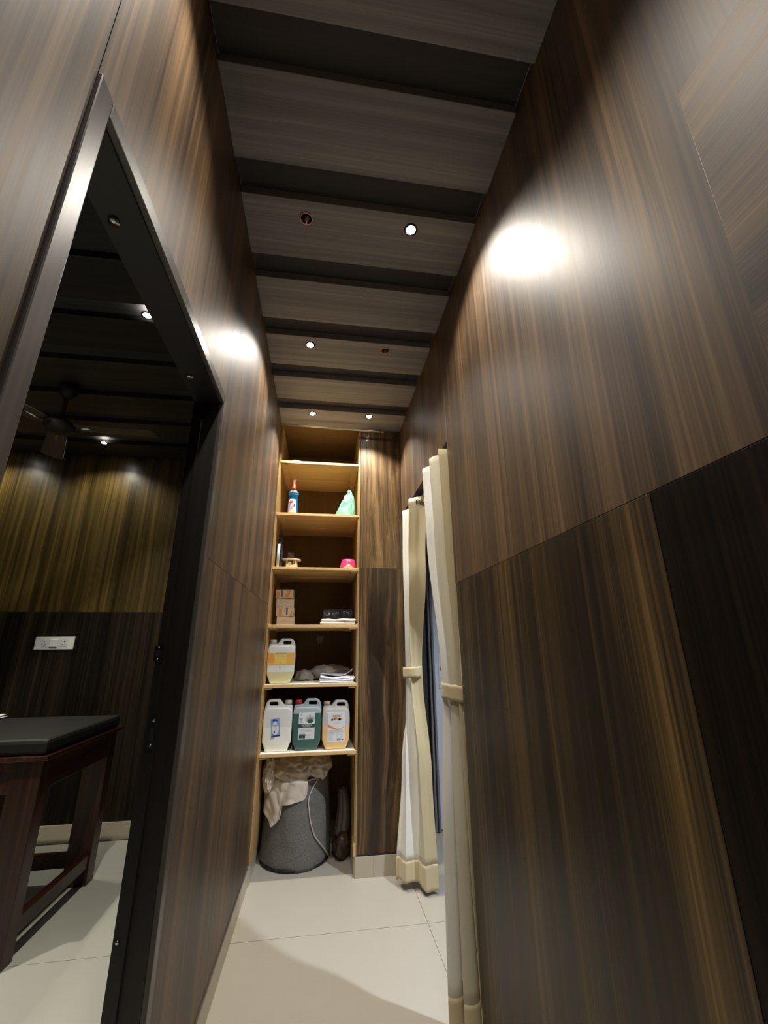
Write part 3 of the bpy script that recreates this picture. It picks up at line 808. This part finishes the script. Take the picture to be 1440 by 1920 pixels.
# pink jar
pj = thing('pink_jar', 'bright pink domed cosmetic pack on the right of the upper shelf', 'jar', (0.170, YF + 0.075, SH[2]))
m_pink = plain('pink_plastic', (0.80, 0.045, 0.20), 0.3, sub=0.1)
pjb = obj('body', MB().lathe([(0.055, 0), (0.0575, 0.003), (0.057, 0.020), (0.051, 0.050), (0.045, 0.069), (0.043, 0.072)], n=32, sy=.8), m_pink, pj)
sk = [(-0.050 + 0.100 * k / 20, 0.006 + 0.026 * math.exp(-((k - 10) / 4.2) ** 2)) for k in range(21)]
def onjar(u, v):
    k = u * 20; z0 = 0.002; z1 = 0.006 + 0.026 * math.exp(-((k - 10) / 4.4) ** 2)
    z = z0 + (z1 - z0) * v; x = -0.050 + 0.1 * u
    return (x, -math.sqrt(max(1e-6, 0.0582 ** 2 - x * x)) * .8 - 0.0005, z)
def onjar2(u, v):
    k = u * 20; z0 = 0.006 + 0.026 * math.exp(-((k - 10) / 4.4) ** 2); z1 = z0 + .004
    z = z0 + (z1 - z0) * v; x = -0.050 + 0.1 * u
    return (x, -math.sqrt(max(1e-6, 0.0582 ** 2 - x * x)) * .8 - 0.0005, z)
obj('peach_print', MB().grid(onjar, 21, 4), plain('peach', (0.78, 0.42, 0.30), 0.4), pjb, solid=0.0006)
obj('yellow_print', MB().grid(onjar2, 21, 3), plain('gold_print', (0.85, 0.45, 0.10), 0.4), pjb, solid=0.0006)
for sgn in (-1, 1):
    obj('emblem', MB().prism([(sgn * .001, .056), (sgn * .011, .062), (sgn * .012, .053)], -.0418, -.040), k_label, pjb)

# printed boxes, four in a stack
bz = SH[3]
m_card = plain('box_card', (0.56, 0.45, 0.33), 0.7)
k_peach = plain('ink_peach', (0.62, 0.25, 0.06), 0.7)
k_violet = plain('ink_violet', (0.10, 0.05, 0.22), 0.7)
bxlab = ['top printed soap carton of the stack of four', 'plain-fronted second carton from the top of the stack of four', 'printed third carton from the top of the stack of four', 'lowest plain carton of the stack of four']
for k in range(4):
    i = 3 - k
    hh = 0.060
    t = thing('carton', bxlab[i], 'carton', (-0.256 - 0.002 * k + 0.003 * (3 - k), YF + 0.15 - 0.004 * (k % 2), bz + k * (hh + 0.0005)), 0.03 * ((-1) ** k), 'cartons stacked on the fourth shelf')
    obj('carton_body', MB().box((-0.059, -0.045, 0.0005), (0.059, 0.045, hh)), m_card, t, bevel=0.002)
    if i in (0, 2):
        o = 0.0 if i == 0 else 0.012
        inkpoly(t, [(-0.054 + o, .006), (-0.032 + o, .006), (-0.030 + o, .040), (-0.046 + o, .054), (-0.054 + o, .046)], k_peach, 'swirl_print', y=-0.0451)
        inkpoly(t, [(0.002, .006), (0.028, .006), (0.046, .056), (0.020, .056)] if i == 0 else [(0.036, .006), (0.050, .006), (0.050, .030), (0.040, .040)], k_peach, 'swirl_print', y=-0.0451)
        ink(t, -0.022 + o * 2.5, -0.012 + o * 2.5, 0.010, 0.057, k_violet, 'violet_print', y=-0.0451)
    else:
        ink(t, -0.036, 0.030, 0.028, 0.031, k_tan, 'faint_print', y=-0.0451)
    for x in (-0.045, -0.018, 0.040):
        obj('painted_tab_shadow', MB().box((x - .008, -0.0456, 0.0005), (x + .008, -0.0448, 0.004)), k_dark, t)  # dark blocks paint in the shade at the carton tabs

# dark packet behind towel
pk = thing('dark_packet', 'dark crinkled packet behind the folded white towel', 'packet', (0.110, YF + 0.235, SH[3]))
def pfn(u, v):
    x = (u - .5) * .205; a = v * PI
    n_ = noise.noise(Vector((x * 30, v * 5, 1.7))) * .012
    return (x + n_ * .3, -0.07 * math.cos(a) + n_, 0.002 + 0.122 * math.sin(a) ** .35 + n_ * .5 * math.sin(a))
obj('packet_body', MB().grid(pfn, 30, 22), plain('dark_film', (0.035, 0.033, 0.036), 0.25, bump=0.4, bscale=60), pk, solid=0.001)

# folded white towel
def folded(name, label, cat, loc, wx, wy, layers, th, mat, group=None, wob=0.004, sag=0.0, seed=0):
    t = thing(name, label, cat, loc, 0, group)
    for k in range(layers):
        def fn(u, v, k=k):
            a = 2 * PI * u
            # rounded slab section swept: superellipse around y-z, lengthwise x
            x = (v - .5) * wx
            ca, sa = math.cos(a), math.sin(a)
            yy = wy / 2 * math.copysign(abs(ca) ** .25, ca)
            zz = th / 2 * math.copysign(abs(sa) ** .45, sa)
            e = min(1, (0.5 - abs(v - .5)) * 2 * 14)
            zz *= math.sqrt(max(0.02, e)) if e < 1 else 1
            wv = wob * noise.noise(Vector((x * 14 + seed, yy * 9, k * 3.1)))
            return (x + 0.004 * math.sin(k * 2 + seed), yy + .004 * math.sin(3 * k + 9 * x), th / 2 + k * th * .97 + zz + wv * (k + .6) + sag * (2 * v - 1) ** 2 * k)
        obj('fold', MB().grid(fn, 28, 26, closed_u=True), mat, t)
    return t
folded('folded_towel', 'thick folded cream white towel on the shelf below the pink pack', 'towel', (0.104, YF + 0.09, SH[3] + .0015), 0.236, 0.17, 2, 0.020, m_towel, wob=0.006)
folded('folded_cloth', 'stack of folded thin white sheets on the shelf above the jerrycans', 'cloth stack', (0.1085, YF + 0.085, SH[4] + ZL + .001), 0.222, 0.16, 3, 0.0125, m_paper, wob=0.005, sag=0.004, seed=4)
sp_ = thing('loose_sheet', 'creased grey-white sheet lying on the folded white sheets', 'cloth', (0.11, YF + 0.085, SH[4] + ZL + .043))
obj('sheet', MB().grid(lambda u, v: ((u - .5) * .20, (v - .5) * .14 + .01, 0.002 + .010 * (2 * u - 1) ** 2 + .030 * max(0, u - .78) * 4.2 * (1 - v) + .003 * math.sin(9 * u + 4 * v)), 20, 10), plain('grey_white_cloth', (0.52, 0.52, 0.56), 0.8), sp_, solid=0.0015)

# crumpled clear plastic bundle
def crumple(fnbase, seed, amp, nu=44, nv=22):
    def fn(u, v):
        p = Vector(fnbase(u, v))
        q = p * 22 + Vector((seed, 0, 0))
        d = noise.noise(q) * amp + abs(noise.noise(q * 2.1)) * amp * .8
        c = Vector(fnbase(.5, .5)); 
        a = 2 * PI * u
        n_ = Vector((math.cos(a) * math.sin(PI * v), math.sin(a) * math.sin(PI * v), -math.cos(PI * v)))
        r = p + n_ * d
        r.z = max(0.002, r.z)
        return tuple(r)
    return MB().grid(fn, nu, nv, closed_u=True)
def ell(cx_, cy_, cz_, rx, ry, rz):
    return lambda u, v: (cx_ + rx * math.cos(2 * PI * u) * math.sin(PI * v), cy_ + ry * math.sin(2 * PI * u) * math.sin(PI * v), cz_ - rz * math.cos(PI * v))
m_film = plain('cloudy_film', (0.27, 0.23, 0.19), 0.3, bump=0.5, bscale=40)
cb = thing('plastic_bundle', 'crumpled bundle of cloudy plastic behind the folded white sheets', 'plastic bundle', (0.02, YF + 0.27, SH[4] + ZL))
obj('bundle', crumple(ell(0.05, 0, .045, .145, .085, .05), 2.0, .018), m_film, cb)
obj('loose_end', crumple(ell(-0.12, -0.02, .032, .07, .06, .036), 7.0, .018), m_film, cb)
# thing on the top shelf
tp = thing('white_folded_card', 'small pale folded card lying on the dark top shelf', 'card', (-0.26, YF + 0.06, SH[0]))
obj('card', MB().prism([(-0.045, 0.001), (0.050, 0.001), (0.048, 0.026), (0.012, 0.030)], -0.02, 0.05), plain('dull_card', (0.30, 0.28, 0.25), 0.8), tp)

# ================================================================== LAUNDRY BASKET
bxc, byc = -0.115, 3.190
def Rb(z): return 0.2095 - 0.026 * max(0, min(1, z / .47)) ** 1.3
bk = thing('laundry_basket', 'slumped grey felt laundry basket on the floor under the lowest shelf', 'basket', (bxc, byc, 0))
def bsurf(th, z, off=0.0):
    wob = 0.006 * math.sin(3 * th + 5 * z) + 0.012 * noise.noise(Vector((math.cos(th) * 1.6 + 4, math.sin(th) * 1.6, z * 4.5))) + 0.004 * noise.noise(Vector((math.cos(th) * 5, math.sin(th) * 5, z * 16)))
    r = Rb(z) + wob + off - 0.004 * (1 if z < .02 else 0)
    return (r * math.sin(th), -r * math.cos(th), z)
NB = 72
obj('body', MB().grid(lambda u, v: bsurf(2 * PI * u, 0.004 + .45 * v), NB, 26, closed_u=True), m_felt, bk, solid=0.006)
obj('base', MB().lathe([(0.206, 0), (0.216, 0.004), (0.216, 0.016), (0.204, 0.018)], n=48), m_black, bk)
def pipec(z):
    tb = [(0.0, 78), (.046, 63), (.106, 46), (.163, 33), (.215, 27), (.27, 23), (.34, 20), (.38, 22), (.42, 30), (.455, 44)]
    for (z0, a0), (z1, a1) in zip(tb, tb[1:]):
        if z0 <= z <= z1: return math.radians(a0 + (a1 - a0) * (z - z0) / (z1 - z0))
    return math.radians(44)
obj('flap', MB().grid(lambda u, v: bsurf(pipec(.012 + .44 * v) + u * (math.radians(120) - pipec(.012 + .44 * v)), .012 + .44 * v, .0065 + .004 * (1 - u)), 18, 22), m_felt, bk, solid=0.003)
obj('piping', MB().tube([bsurf(pipec(.010 + .445 * k / 30), .010 + .445 * k / 30, .012) for k in range(31)], 0.0042, 8), m_pipe, bk)
obj('rim', MB().tube([bsurf(2 * PI * k / 40, .455, 0) for k in range(41)], 0.005, 8, caps=False), m_pipe, bk)
obj('lining', MB().lathe([(0.150, 0.40), (0.160, 0.41)], n=32), m_feltd, bk)

# towels heaped in and over it
def heap(label, cx_, cy_, cz_, rx, ry, rz, seed, amp=.03, fr=7):
    t = thing('crumpled_towel', label, 'towel', (cx_, cy_, cz_ - rz), 0, 'towels heaped in the laundry basket')
    def fn(u, v):
        a = 2 * PI * u; b = PI * (0.02 + .96 * v)
        n_ = Vector((math.cos(a) * math.sin(b), math.sin(a) * math.sin(b), -math.cos(b)))
        q = Vector((n_.x * 1.3 + seed, n_.y * 1.3, n_.z * 1.3))
        f1 = abs(noise.noise(q * 1.6 + Vector((0, 3, 0)))); f2 = abs(noise.noise(q * 3.1))
        ridge = (1 - f1 * 2.0) * .6 + (1 - f2 * 2.2) * .35
        d = 0.80 + .32 * ridge
        return (n_.x * rx * d, n_.y * ry * d, rz + n_.z * rz * d)
    obj('cloth', MB().grid(fn, 90, 54, closed_u=True), m_cream, t)
    return t
heap('crumpled cream towel filling the top of the grey basket', -0.150, 3.150, 0.505, .163, .165, .095, 1.3)
heap('crumpled cream towel bunched at the right under the lowest shelf', -0.020, 3.13, 0.514, .115, .12, .088, 6.1)
heap('crumpled cream towel end hanging at the left upright', -0.294, 3.05, 0.495, .038, .08, .105, 9.4)
# draped towel: sheet lying on the basket front, cut to the outline seen
dt = thing('draped_towel', 'cream towel draped down the basket front to a pointed corner', 'towel', (bxc, byc, 0), 0, 'towels heaped in the laundry basket')
def dlow(a):      # lower edge height for an angle (deg)
    tb = [(-66, .36), (-60, .29), (-42, .215), (-33, .242), (-27, .268), (-24, .335), (-6, .348), (13, .362), (22, .40)]
    if a <= tb[0][0]: return tb[0][1]
    for (a0, z0), (a1, z1) in zip(tb, tb[1:]):
        if a <= a1: return z0 + (z1 - z0) * (a - a0) / (a1 - a0)
    return tb[-1][1]
def dfn(u, v):
    a = -66 + 84 * u; z1 = dlow(a); z0 = 0.535 - .03 * u
    z = z0 + (z1 - z0) * v
    fold = (.009 * math.sin(a * .12 + 2.6 * v) + .004 * math.sin(a * .27 + 6 * v)) * (0.5 + .5 * v) + .016 * abs(noise.noise(Vector((a * .06, z * 14, 2))))
    th = math.radians(a)
    r = Rb(min(z, .46)) + 0.017 + fold - (0.09 * max(0, z - .45) / .08)
    return (r * math.sin(th), -r * math.cos(th), z)
obj('cloth', MB().grid(dfn, 70, 40), m_cream, dt, solid=0.006)

# clear bag of brown packs beside basket
pb = thing('clear_bag', 'clear plastic bag with brown contents between basket and right upright', 'plastic bag', (0.167, YF + 0.24, 0.002))
m_clear = plain('clear_polythene', (0.07, 0.055, 0.048), 0.22, bump=0.5, bscale=50)
obj('contents', crumple(ell(0, 0, .080, .044, .055, .080), 5.0, .022), plain('brown_contents', (0.060, 0.034, 0.026), 0.35), pb)
obj('bag_neck', MB().grid(lambda u, v: ((.046 * (1 - v * .45) + .006 * math.sin(14 * PI * u)) * math.cos(2 * PI * u) + .012 * math.sin(3 * v), (.028 + .004 * math.sin(10 * PI * u)) * math.sin(2 * PI * u), .13 + .25 * v), 40, 10, closed_u=True), m_clear, pb, solid=0.001)

# ================================================================== CURTAINS
def translucent(m, w=0.35):
    nt = m.node_tree; b = nt.nodes['Principled BSDF']; out = nt.nodes['Material Output']
    tr = nt.nodes.new('ShaderNodeBsdfTranslucent'); mx = nt.nodes.new('ShaderNodeMixShader')
    tr.inputs[0].default_value = b.inputs['Base Color'].default_value
    mx.inputs[0].default_value = w
    nt.links.new(b.outputs[0], mx.inputs[1]); nt.links.new(tr.outputs[0], mx.inputs[2]); nt.links.new(mx.outputs[0], out.inputs[0])
m_cur = plain('curtain_cream', (0.95, 0.94, 0.88), 0.55, bump=0.06, bscale=600, sheen=0.2)
m_gold = plain('curtain_gold', (0.74, 0.63, 0.39), 0.36, bump=0.06, bscale=600, sheen=0.3)
m_lin = plain('curtain_taupe', (0.74, 0.69, 0.55), 0.6, bump=0.06, bscale=600)
for _m in (m_cur, m_gold, m_lin): translucent(_m, 0.15)
RODX, RODZ = XR + 0.022, 2.098
drod = thing('curtain_rod', 'dark steel rod carrying the cream curtains across the doorway', 'rod', (RODX, SY0, RODZ))
obj('pole', MB().tube([(0, 0.003, 0), (0, YF - SY0 - .003, 0)], 0.010, 14), m_steel, drod)

def lerp(tb, t):
    if t <= tb[0][0]: return tb[0][1:]
    for p, q in zip(tb, tb[1:]):
        if t <= q[0]:
            k = (t - p[0]) / (q[0] - p[0]); k = k * k * (3 - 2 * k)
            return [a + (b - a) * k for a, b in zip(p[1:], q[1:])]
    return tb[-1][1:]

def curtain(label, tab, nf, phase, stripes, ztop, zbot, ztie, eyelets, rz_phase=0):
    """tab: height z -> (x0,y0,x1,y1,amp): line in plan along which the cloth zigzags, amplitude across it"""
    t = thing('curtain', label, 'curtain', (0, 0, 0), 0, 'cream curtains in the doorway')
    NS, NT = 150, 64
    tbz = sorted([(-z, *r) for z, *r in tab])
    def P(s, z):
        x0, y0, x1, y1, amp = lerp(tbz, -z)
        a = Vector((x0, y0)); b = Vector((x1, y1)); d = (b - a); L = d.length; d.normalize()
        n_ = Vector((-d.y, d.x))
        w = math.sin(2 * PI * nf * s + phase)
        w = math.copysign(abs(w) ** .75, w)
        q = a + d * (L * s) + n_ * (amp * w) + d * (amp * .25 * math.sin(4 * PI * nf * s + phase))
        q += n_ * 0.004 * noise.noise(Vector((s * 8, z * 2.2, phase)))
        return (q.x, q.y, z)
    hz = zbot + 0.105
    edges = [0.0] + [e for e, _ in stripes]
    for (s0, (s1, mt)) in zip(edges, stripes):
        n1 = max(4, int(NS * (s1 - s0)))
        o = obj('cloth_panel', MB().grid(lambda u, v: P(s0 + (s1 - s0) * u, ztop + (hz - ztop) * v), n1, NT), mt, t, solid=0.0016)
        obj('hem_band', MB().grid(lambda u, v: P(s0 + (s1 - s0) * u, hz + (zbot + 0.012 * math.sin(5 * (s0 + (s1 - s0) * u)) - hz) * v), n1, 8), m_gold, t, solid=0.0022)
    # tie-back: a flat band round the gathered cloth
    x0, y0, x1, y1, amp = lerp(tbz, -ztie)
    c = Vector(((x0 + x1) / 2, (y0 + y1) / 2)); d = Vector((x1 - x0, y1 - y0)); L = d.length; d.normalize(); n_ = Vector((-d.y, d.x))
    def band(u, v):
        a = 2 * PI * u
        q = c + d * ((L / 2 + .012) * math.cos(a)) + n_ * ((amp + .012) * math.sin(a))
        return (q.x, q.y, ztie + (v - .5) * .060 + .006 * math.sin(a + .8) + .0015 * math.sin(9 * a))
    obj('tieback', MB().grid(band, 48, 6, closed_u=True), m_gold, t, solid=0.003)
    for (s, ) in eyelets:
        px, py, pz = P(s, RODZ)
        o = obj('eyelet_ring', MB().grid(lambda u, v: ((.0205 + .0045 * math.cos(2 * PI * v)) * math.cos(2 * PI * u), .004 * math.sin(2 * PI * v), (.0205 + .0045 * math.cos(2 * PI * v)) * math.sin(2 * PI * u)), 26, 9, closed_u=True), m_chrome, t)
        o.location = (RODX, py, RODZ); o.rotation_euler = (0, 0, 0.35)
    return t
# far curtain (beside the cabinet wall)
curtain('cream curtain tied back beside the cabinet wall, farther from the camera',
        [(2.145, .575, 2.845, .560, 2.335, .048), (1.75, .570, 2.840, .560, 2.42, .045), (1.13, .545, 2.80, .588, 2.66, .030), (1.05, .545, 2.80, .588, 2.66, .030), (0.55, .485, 2.78, .624, 2.62, .026), (0.02, .440, 2.74, .646, 2.62, .026)],
        2.1, 0.6, [(.30, m_cur), (.62, m_cur), (.80, m_lin), (1.0, m_gold)], 2.135, 0.030, 1.095, [(.06,), (.31,), (.56,), (.90,)])
# near curtain
curtain('cream curtain tied back against the long right wall, nearer to the camera',
        [(2.145, .560, 1.715, .545, 2.04, .055), (1.75, .562, 1.715, .535, 1.97, .050), (1.10, .575, 1.735, .530, 1.84, .036), (1.03, .575, 1.735, .530, 1.84, .036), (0.55, .580, 1.725, .490, 1.82, .045), (0.03, .585, 1.72, .475, 1.81, .050)],
        2.5, 2.2, [(.24, m_gold), (.46, m_lin), (.80, m_cur), (1.0, m_cur)], 2.135, 0.035, 1.068, [(.10,), (.38,), (.66,), (.93,)])

# ================================================================== LEFT ROOM
# massage table
tx1, ty0, ty1, tl = -1.217, 2.35, 3.12, 1.75
mt = thing('massage_table', 'dark red wooden massage table with black padded top in the left room', 'table', (tx1, ty0, 0))
def tp_(name, a, b, m, bev=0.003, **k):
    return box(name, a, b, m, mt, bev, **k)
W_ = ty1 - ty0
tp_('board', (-tl, 0, .762), (0, W_, .782), m_redx)
cu_ = MB().box((-tl + .01, .012, .783), (-.018, W_ - .012, .850))
obj('padding', cu_, m_vinyl, mt, bevel=0.018)
tp_('apron', (-tl + .03, .022, .632), (-.030, .045, .762), m_redx)
tp_('apron', (-tl + .03, W_ - .045, .632), (-.030, W_ - .022, .762), m_redx, seed=2.0)
tp_('apron', (-.050, .045, .632), (-.028, W_ - .045, .762), m_redx, seed=3.0)
for x in (-.15, -tl + .05):
    for y in (.018, W_ - .098):
        tp_('leg', (x, y, 0), (x + .128, y + .080, .762), m_red, .004, seed=x + y)
tp_('stretcher', (-.070, .098, .085), (-.030, W_ - .098, .150), m_redx, seed=5.0)
tp_('stretcher', (-tl + .178, W_ - .085, .085), (-.150, W_ - .035, .150), m_redx, seed=6.0)
tp_('stretcher', (-tl + .178, .035, .085), (-.150, .085, .150), m_redx, seed=7.0)
folded('room_towel', 'white folded towel on the black table top at the left picture edge', 'towel', (-2.06, 2.98, .8505), 0.34, 0.26, 2, 0.012, m_paper, seed=8)

# socket board
so = thing('socket_board', 'white wall socket plate with two outlets above the massage table', 'socket', (-2.0, RY, 1.29))
pl_ = obj('plate', MB().box((-.135, -.012, -.047), (.135, 0, .047)), m_white, so, bevel=0.004)
obj('inner_frame', MB().box((-.085, -.0138, -.026), (.092, -.0118, .028)), plain('plate_inner', (0.66, 0.68, 0.70), 0.35), pl_, bevel=0.001)
obj('switch', MB().box((-.028, -.019, -.024), (.026, -.0135, .026)), m_white, so, bevel=0.002)
obj('switch_lip', MB().box((-.028, -.0185, -.034), (.020, -.0118, -.025)), m_grey, so)
for cx_ in (-.070, .068):
    ot = obj('outlet', MB().box((cx_ - .018, -.0146, -.020), (cx_ + .018, -.0136, .022)), plain('outlet_face', (0.70, 0.72, 0.73), 0.35), so)
    for dx, dz, r in ((0, .013, .0042), (-.010, -.010, .0038), (.010, -.010, .0038), (-.010, .002, .0022), (.010, .002, .0022)):
        obj('pin_hole', MB().tube([(cx_ + dx, -.0154, dz), (cx_ + dx, -.0143, dz)], r, 10), m_black, ot)
pw = thing('wall_notice', 'white edge of a small box on the room wall at the left picture edge', 'box', (-2.44, RY, 1.16))
obj('box_body', MB().box((-.10, -.03, -.045), (.035, 0, .045)), m_white, pw, bevel=0.003)

# ceiling fan
fn_ = thing('ceiling_fan', 'dark ceiling fan hanging in the left room', 'ceiling fan', (-1.66, 2.56, 2.56))
obj('downrod', MB().tube([(0, 0, .03), (0, 0, ZC - 2.56)], .012, 10), m_fan, fn_)
obj('motor', MB().lathe([(.02, -.035), (.06, -.03), (.085, -.01), (.085, .015), (.06, .04), (.02, .05)], n=28), m_fan, fn_)
obj('canopy', MB().lathe([(.02, .20), (.05, .24), (.055, ZC - 2.561)], n=20), m_fan, fn_)
for k in range(3):
    a0 = math.radians(3 + 120 * k)
    def bl_(u, v):
        r = .10 + .46 * u; w_ = (.050 + .018 * u) * (1 if u < .93 else 1 - ((u - .93) / .07) ** 2 * .5)
        yy = (v - .5) * 2 * w_
        return (r * math.cos(a0) - yy * math.sin(a0), r * math.sin(a0) + yy * math.cos(a0), .004 + yy * .16)
    b_ = obj('blade', MB().grid(bl_, 18, 6), plain('fan_blade', (0.10, 0.075, 0.06), 0.5), fn_, solid=0.006)
    obj('blade_arm', MB().tube([(.07 * math.cos(a0), .07 * math.sin(a0), 0), (.20 * math.cos(a0), .20 * math.sin(a0), .008)], .012, 8), m_steel, b_)
